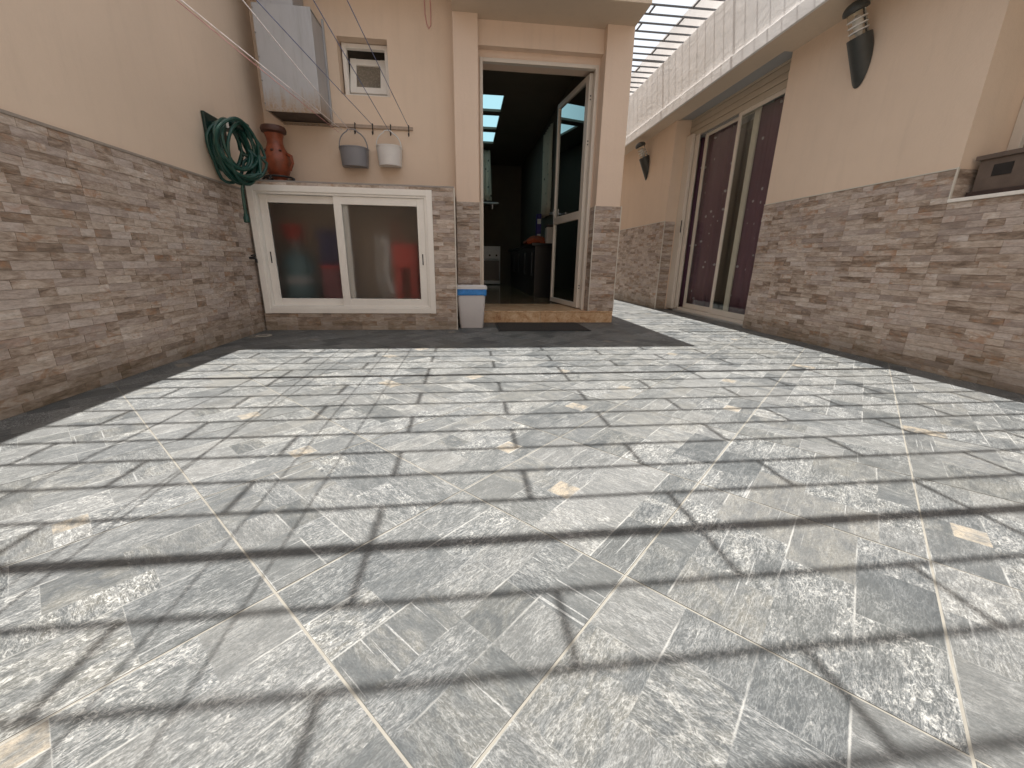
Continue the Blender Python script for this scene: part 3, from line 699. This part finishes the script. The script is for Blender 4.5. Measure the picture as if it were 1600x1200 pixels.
# ------------------------------------------------------------------ metal box on the wall
gb = thing('metal_box', 'tall grey galvanised metal box with rusty bottom edge hung high in the corner', 'metal box', (-1.3, 3.9, 1.64))
bx0, bx1, by0, bz0, bz1 = -1.508, -1.098, 3.765, 1.652, 2.335
add('front_panel', box(bx0, bx1, by0, by0+.012, bz0, bz1, .004), 'galv', gb)
add('shell', cat_(box(bx0+.004, bx0+.012, by0+.012, YB, bz0+.006, bz1-.004), box(bx1-.012, bx1-.004, by0+.012, YB, bz0+.006, bz1-.004), box(bx0+.004, bx1-.004, by0+.012, YB, bz1-.014, bz1-.003)), 'galv', gb)
add('bottom_panel', box(bx0+.014, bx1-.014, by0+.013, YB, bz0+.012, bz0+.02), plain('rusty_underside', (.10, .075, .06), .7, .35, 14), gb)
add('edge_flange', cat_(box(bx1-.004, bx1+.010, YB-.025, YB-.001, bz0-.004, bz1+.05, .002), box(bx0+.02, bx1+.01, YB-.024, YB-.001, bz0-.012, bz0-.001, .002)), 'galv', gb)
add('duct', box(bx0+.03, bx1-.13, by0+.03, YB, bz1, 2.70, .004), 'galv', gb)
add('seam_bolt', cat_(*[tube([(bx0+.005, by0-.001, bz0+.05+k*.15), (bx0+.005, by0+.004, bz0+.05+k*.15)], .007, 8) for k in range(5)]), 'steel', gb)

# ------------------------------------------------------------------ hose on the left wall
hz = thing('garden_hose', 'dark green garden hose coiled on a bracket on the left wall beside the clay jug', 'hose', (XL, 3.3, 1.0))
rnd = random.Random(5); hd = Vector((.40, .916, 0)); out = Vector((.916, -.40, 0))
pts = []
nl = 15
for L in range(nl):
    a0 = .168-.07*rnd.random(); b0 = .183-.05*rnd.random(); oc = -.055+.0085*L+rnd.uniform(-.008, .008); sl = rnd.uniform(-.015, .045)
    cz = 1.425-b0-.012*rnd.random(); nk = 28
    for k in range(nk):
        t_ = 2*math.pi*k/nk; sq = math.sin(t_)
        wd = a0*(1-.28*max(0, sq)**2)                         # narrower where it hangs over the bracket
        p = Vector((XL+.115, 3.235, cz)) + hd*(wd*math.cos(t_)-sl) + Vector((0, 0, b0*sq)) + out*(oc+.03*math.sin(t_+L*.9)+.010*k/nk)
        p.x = max(p.x, XL+.014+.004*(L % 3)); pts.append(tuple(p))
add('coil', tube(pts, .0105, 8), 'hose', hz, True)
add('bracket', cat_(box(XL-.006, XL+.014, 3.12, 3.36, 1.28, 1.45, .006), box(XL+.012, XL+.17, 3.17, 3.33, 1.385, 1.410, .008), box(XL+.165, XL+.178, 3.17, 3.34, 1.375, 1.44, .006)), 'hose_dark', hz)
lastp = Vector(pts[-1])
tl = [lastp, lastp+Vector((.005, -.03, -.12)), Vector((XL+.150, 3.225, 1.10)), Vector((XL+.125, 3.215, 1.02)), Vector((XL+.122, 3.213, .95)), Vector((XL+.122, 3.212, .85))]
add('tail', tube([tuple(p) for p in tl], .0105, 8), 'hose', hz, True)
add('connector', lathe([(.013, 0), (.019, .004), (.019, .035), (.014, .045), (.014, .06)], (XL+.122, 3.212, .80), 14), 'hose', hz, True)
cp = aty(355, 195, 3.12)
add('nozzle_tip', tube([tuple(cp+Vector((0, 0, .016))), tuple(cp-Vector((0, 0, .016)))], .009, 10), 'white_plastic', hz, True)

# ------------------------------------------------------------------ clay jug
jx, jy, jz = -1.508, 3.86, ch
jg = thing('clay_jug', 'glazed terracotta jug with wide dark rim on a black stand on the cupboard', 'jug', (jx, jy, jz))
add('body', lathe([(.045, .062), (.060, .075), (.085, .12), (.098, .17), (.098, .21), (.086, .26), (.066, .30), (.058, .33), (.060, .36), (.072, .395)], (jx, jy, jz), 32), 'terracotta', jg, True)
add('foot', lathe([(.058, .0), (.062, .006), (.050, .035), (.046, .064)], (jx, jy, jz), 28), 'terracotta', jg, True)
add('rim', lathe([(.070, .392), (.090, .405), (.094, .425), (.086, .445), (.074, .446), (.066, .41)], (jx, jy, jz), 32), 'terracotta_dark', jg, True)
add('handle', tube([(jx+.085, jy-.02, jz+.25), (jx+.125, jy-.04, jz+.23), (jx+.13, jy-.045, jz+.18), (jx+.10, jy-.03, jz+.13)], .013, 8), 'terracotta', jg, True)
add('ornament', cat_(*[lathe([(.004, -.008), (.011, -.003), (.011, .003), (.004, .008)], (jx+.085*math.sin(a), jy-.085*math.cos(a), jz+.265), 10) for a in (-.7, .0, .7)]), 'terracotta_dark', jg, True)
add('stand', cat_(tube([(jx+.105*math.cos(a), jy+.105*math.sin(a), jz+.075) for a in [i*math.pi/12 for i in range(24)]], .008, 6, True), *[tube([(jx+.105*math.cos(a), jy+.105*math.sin(a), jz+.075), (jx+.135*math.cos(a), jy+.135*math.sin(a), jz+.04), (jx+.14*math.cos(a), jy+.14*math.sin(a), jz+.004)], .008, 6) for a in (-.2, 1.57+.4, -1.8, 3.5)]), 'iron', jg, True)

# ------------------------------------------------------------------ hook rail, peg baskets, cords
ra = thing('hook_rail', 'long painted rail with metal hooks fixed under the small window', 'rail', (-.76, YB, 1.63))
ry = YB-.012
add('bar', box(-1.13, -.43, YB-.016, YB, 1.642, 1.668, .003), 'rail', ra)
hooks = []
for hx in (aty(556, 197, YB).x, aty(583, 194, YB).x, aty(611, 196, YB).x, aty(639, 196, YB).x):
    hooks.append(hx); add('hook', tube([(hx, YB-.014, 1.668), (hx, YB-.034, 1.672), (hx, YB-.038, 1.64), (hx, YB-.03, 1.60), (hx, YB-.055, 1.585), (hx, YB-.068, 1.605)], .0045, 6), 'iron', ra, True)
def basket(label, mat, x0, x1, zt, zb, top):
    t = thing('peg_basket', label, 'basket', ((x0+x1)/2, YB-.07, zb), 'half-round baskets hanging from the rail')
    def ring(xa, xb, d, z, ins=0.):
        c = (xa+xb)/2; w = (xb-xa)/2-ins; R = []
        for i in range(25):
            a = math.pi*i/24; R.append((c-w*math.cos(a)*1.0, YB-.02-(d-ins)*math.sin(a)**.6, z))
        return R
    sh_ = .012
    rings = [ring(x0+sh_, x1-sh_, .115, zb), ring(x0, x1, .13, zt), ring(x0-.004, x1+.004, .134, zt), ring(x0-.004, x1+.004, .134, zt+.008), ring(x0, x1, .13, zt+.008, .003), ring(x0+sh_, x1-sh_, .115, zb+.004, .003)]
    add('body', loft(rings), mat, t, True)
    c = (x0+x1)/2; w = (x1-x0)/2
    pts = []
    for i in range(25):
        a = math.pi*i/24; pts.append((c-w*math.cos(a), YB-.055-.02*math.sin(a), zt-.01+(top-zt+.01)*math.sin(a)**.8+(.012 if 10 <= i <= 14 else 0)))
    add('handle', tube(pts, .0048, 6), mat, t, True)
    return t
def bxz(x, y): p = aty(x, y, YB-.10); return p.x, p.z
x0, z1 = bxz(528, 230); x1, _ = bxz(573, 231); _, z0 = bxz(545, 259)
basket('grey half-round peg basket hanging left of the white one', 'bucket_grey', x0, x1, z1, z0, 1.602)
x0, z1 = bxz(586.5, 228); x1, _ = bxz(626, 229); _, z0 = bxz(600, 258)
basket('white half-round peg basket hanging right of the grey one', 'white_plastic', x0, x1, z1, z0, 1.605)
def cord(label, name, mat, x_h, z_h, top_px, zref, r=.0035):
    a = Vector((x_h, YB-.05, z_h)); b = atz(*top_px, zref); d = (b-a); e = a + d*((-2.55-a.y)/d.y)
    n = 40; pts = []
    for i in range(n+1):
        s = i/n; p = a.lerp(e, s); p.z -= .05*4*s*(1-s)*.5; pts.append(tuple(p))
    o = add(name, tube(pts, r, 6), mat, None, True); tag(o, label, 'clothes line', 'clothes lines strung from the hook rail'); return o
cord('dark blue clothes line running to the rail hook farthest right', 'clothes_line', 'cord_blue', hooks[3], 1.66, (546, 0), 1.62, .0021)
cord('dark blue clothes line crossing the small window to the white basket', 'clothes_line', 'cord_blue', hooks[2], 1.60, (494, 0), 1.60, .0021)
cord('blue clothes line crossing the metal box to the second rail hook', 'clothes_line', 'cord_blue', hooks[1], 1.66, (410, 3), 1.62, .0021)
cord('white clothes line crossing the middle of the metal box', 'clothes_line', 'cord_white', -.945, 1.60, (385, 0), 1.60, .0024)
cord('white clothes line farthest left, above a pink cord', 'clothes_line', 'cord_white', -1.01, 1.61, (292, 0), 1.60, .0024)
cord('pink clothes line just below the leftmost white line', 'clothes_line', 'cord_pink', -1.04, 1.59, (299, 12), 1.585, .0018)
pk = [aty(x, y, YB-.006) for x, y in ((662, -60), (663, 0), (664, 22), (667, 38), (670, 45), (673, 40), (673, 20), (672, 0), (671, -60))]
o = add('cord', tube([tuple(p) for p in pk], .0035, 6), 'cord_pink', None, True); tag(o, 'thin pink cord hanging in a loop against the wall left of the door canopy', 'cord')

# ------------------------------------------------------------------ bin, mat, drain, tap
bn = thing('waste_bin', 'light grey plastic waste bin lined with a blue bag beside the kitchen step', 'bin', (.045, 3.66, 0))
def rrect(cx, cy, w, d, z, r=.02, n=5):
    R = []
    for sx, sy, a0 in ((1, 1, 0), (-1, 1, 90), (-1, -1, 180), (1, -1, 270)):
        for i in range(n+1):
            a = math.radians(a0+90*i/n); R.append((cx+sx*(w/2-r)+r*math.cos(a), cy+sy*(d/2-r)+r*math.sin(a), z))
    return R
bcx, bcy = .047, 3.675
add('body', loft([rrect(bcx, bcy, .202, .17, 0), rrect(bcx, bcy, .206, .174, .004), rrect(bcx, bcy, .246, .215, .30), rrect(bcx, bcy, .238, .207, .30), rrect(bcx, bcy, .2, .17, .02)]), 'bin_grey', bn, True)
rg = []
for z, w, d in ((.283, .258, .226), (.288, .262, .231), (.305, .266, .236), (.322, .264, .233), (.338, .270, .240), (.342, .262, .232), (.338, .25, .22), (.29, .24, .21)):
    rr_ = rrect(bcx, bcy, w, d, z, .022); rg.append([(p[0]+random.uniform(-.0015, .0015), p[1]+random.uniform(-.0015, .0015), p[2]+(random.uniform(-.006, .004) if z < .286 else random.uniform(-.001, .001))) for p in rr_])
add('bag', loft(rg), 'bag_blue', bn, True)
add('rim', loft([rrect(bcx, bcy, .262, .232, .334), rrect(bcx, bcy, .274, .244, .338), rrect(bcx, bcy, .274, .244, .358), rrect(bcx, bcy, .262, .232, .362), rrect(bcx, bcy, .246, .216, .352)]), 'bin_grey', bn, True)

mt = thing('doormat', 'thin dark doormat lying in front of the orange marble step', 'doormat', (.67, 3.63, 0))
add('pile', box(.285, 1.065, 3.40, 3.865, .001, .010, .003), 'mat', mt)
add('border', cat_(box(.272, .286, 3.388, 3.877, .001, .007, .002), box(1.064, 1.078, 3.388, 3.877, .001, .007, .002), box(.286, 1.064, 3.388, 3.401, .001, .007, .002), box(.286, 1.064, 3.864, 3.877, .001, .007, .002)), 'dark_rubber', mt)
dr = thing('floor_drain', 'small round drain cover on the floor in the corner by the cupboard', 'drain', (-1.53, 3.22, 0))
add('cover', lathe([(.056, .001), (.056, .004), (.052, .006), (.004, .006)], (-1.53, 3.22, 0), 28), 'drain', dr, True)
add('slot', cat_(*[box(-1.53-.03, -1.53+.03, 3.22+k*.016-.003, 3.22+k*.016+.003, .0055, .0066) for k in (-1, 0, 1)]), 'dark_rubber', dr)
tp = thing('tap', 'small dark garden tap on the wall beside the cupboard window', 'tap', (XL, 3.40, .54))
add('spout', tube([(XL, 3.42, .565), (XL+.035, 3.42, .565), (XL+.045, 3.42, .555), (XL+.045, 3.42, .53)], .009, 8), 'iron', tp, True)
add('knob', lathe([(.006, 0), (.018, .004), (.018, .012), (.006, .016)], (XL+.03, 3.42, .575), 12), 'iron', tp, True)

# ------------------------------------------------------------------ wooden planter box on the right-hand sill
pb = thing('planter_box', 'grey-brown wooden box with a dark square mark, standing on the sill at the right edge', 'box', (2.76, 1.6, .924))
add('body', box(2.680, 2.84, 1.1, 2.062, .955, 1.105, .004), 'wood_box', pb)
add('rim', box(2.668, 2.85, 1.09, 2.078, 1.105, 1.128, .004), 'wood_box', pb)
add('tray', box(2.672, 2.85, 1.09, 2.080, .926, .956, .004), 'dark_wood', pb)
add('mark', box(2.6772, 2.681, 1.915, 1.995, 1.02, 1.075, .001), 'iron', pb, label='dark square mark on the box front')

# ------------------------------------------------------------------ kitchen things
so_ = thing('stove', 'white cooker with oven door at the far end of the kitchen', 'stove', (.42, 9.0, .112))
sy0 = 8.69
add('body', box(.14, .72, sy0+.02, 9.3, .13, .88, .006), 'stove', so_)
add('oven_door', box(.16, .70, sy0, sy0+.02, .20, .60, .006), 'kitchen_dark', so_)
add('door_handle', tube([(.18, sy0-.03, .625), (.68, sy0-.03, .625)], .012), 'stove', so_, True)
add('control_panel', box(.15, .71, sy0, sy0+.02, .65, .75, .004), 'stove', so_)
for k in range(4): add('knob', tube([(.22+k*.14, sy0, .70), (.22+k*.14, sy0-.025, .70)], .02, 12), 'kitchen_dark', so_, True)
add('drawer', box(.16, .70, sy0, sy0+.02, .13, .19, .004), 'stove', so_)
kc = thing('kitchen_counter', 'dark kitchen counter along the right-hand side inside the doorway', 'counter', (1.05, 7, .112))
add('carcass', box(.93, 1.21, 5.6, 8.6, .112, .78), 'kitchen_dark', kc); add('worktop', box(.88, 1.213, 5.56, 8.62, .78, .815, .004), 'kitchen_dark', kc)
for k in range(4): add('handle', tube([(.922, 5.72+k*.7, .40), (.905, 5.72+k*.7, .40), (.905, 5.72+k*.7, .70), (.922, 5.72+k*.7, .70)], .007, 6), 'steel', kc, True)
oc = thing('cloth', 'bright orange cloth heaped on the kitchen counter inside the doorway', 'cloth', (.95, 5.9, .815))
R0 = []
for k, (z, a, b) in enumerate(((.816, .16, .20), (.84, .17, .19), (.875, .13, .15), (.90, .08, .10), (.915, .03, .03))):
    R0.append([(.98+a*math.cos(t)*(1+.12*math.sin(5*t+k)), 5.85+b*math.sin(t)*(1+.1*math.sin(4*t+k)), z+.012*math.sin(3*t+k)) for t in [i*math.pi/14 for i in range(28)]])
add('heap', loft(R0), 'orange', oc, True); add('fold', tube([(.85, 5.72, .83), (.93, 5.70, .865), (1.03, 5.72, .85), (1.1, 5.76, .83)], .018, 8), 'orange', oc, True)
bt = thing('carton', 'violet-blue carton standing on the kitchen counter', 'carton', (1.09, 6.4, .815))
add('body', box(1.07, 1.135, 6.35, 6.45, .816, 1.26, .003), 'blue_box', bt); add('flap', box(1.075, 1.13, 6.348, 6.3495, 1.12, 1.19), 'white_plastic', bt); add('print', box(1.075, 1.13, 6.348, 6.3495, .92, .98), 'white_plastic', bt)
cs = thing('canister', 'pale square canister on the kitchen counter in front of the dotted curtain', 'canister', (1.16, 5.75, .815))
add('body', box(1.085, 1.20, 5.62, 5.76, .816, 1.02, .006), 'cream', cs); add('lid', box(1.08, 1.203, 5.615, 5.765, 1.02, 1.05, .005), 'dark_wood', cs)
o = add('curtain', curtain(1.185, 6.0, 6.6, 1.22, 2.35, .018, 5), 'curtain_dot', None, True); solid(o); tag(o, 'cream dotted curtain inside the kitchen seen beside the open door leaf', 'curtain', 'dotted kitchen curtains')
o = add('curtain', curtain(8.0, .12, .47, 1.64, 2.46, .016, 4, axis='x', flare=.06), 'curtain_dot', None, True); solid(o); tag(o, 'cream dotted curtain edge beside the left door jamb deep in the kitchen', 'curtain', 'dotted kitchen curtains')
sf = thing('shelf', 'thin white shelf under the dotted curtain by the left door jamb', 'shelf', (.3, 8.1, 1.55))
add('board', box(-.1, .62, 7.95, 8.15, 1.585, 1.61, .003), 'white_plastic', sf)
for k in (0.05, .5): add('bracket', box(k, k+.02, 7.97, 8.15, 1.50, 1.586, .002), 'steel', sf)
print('floor tiles', ntile)
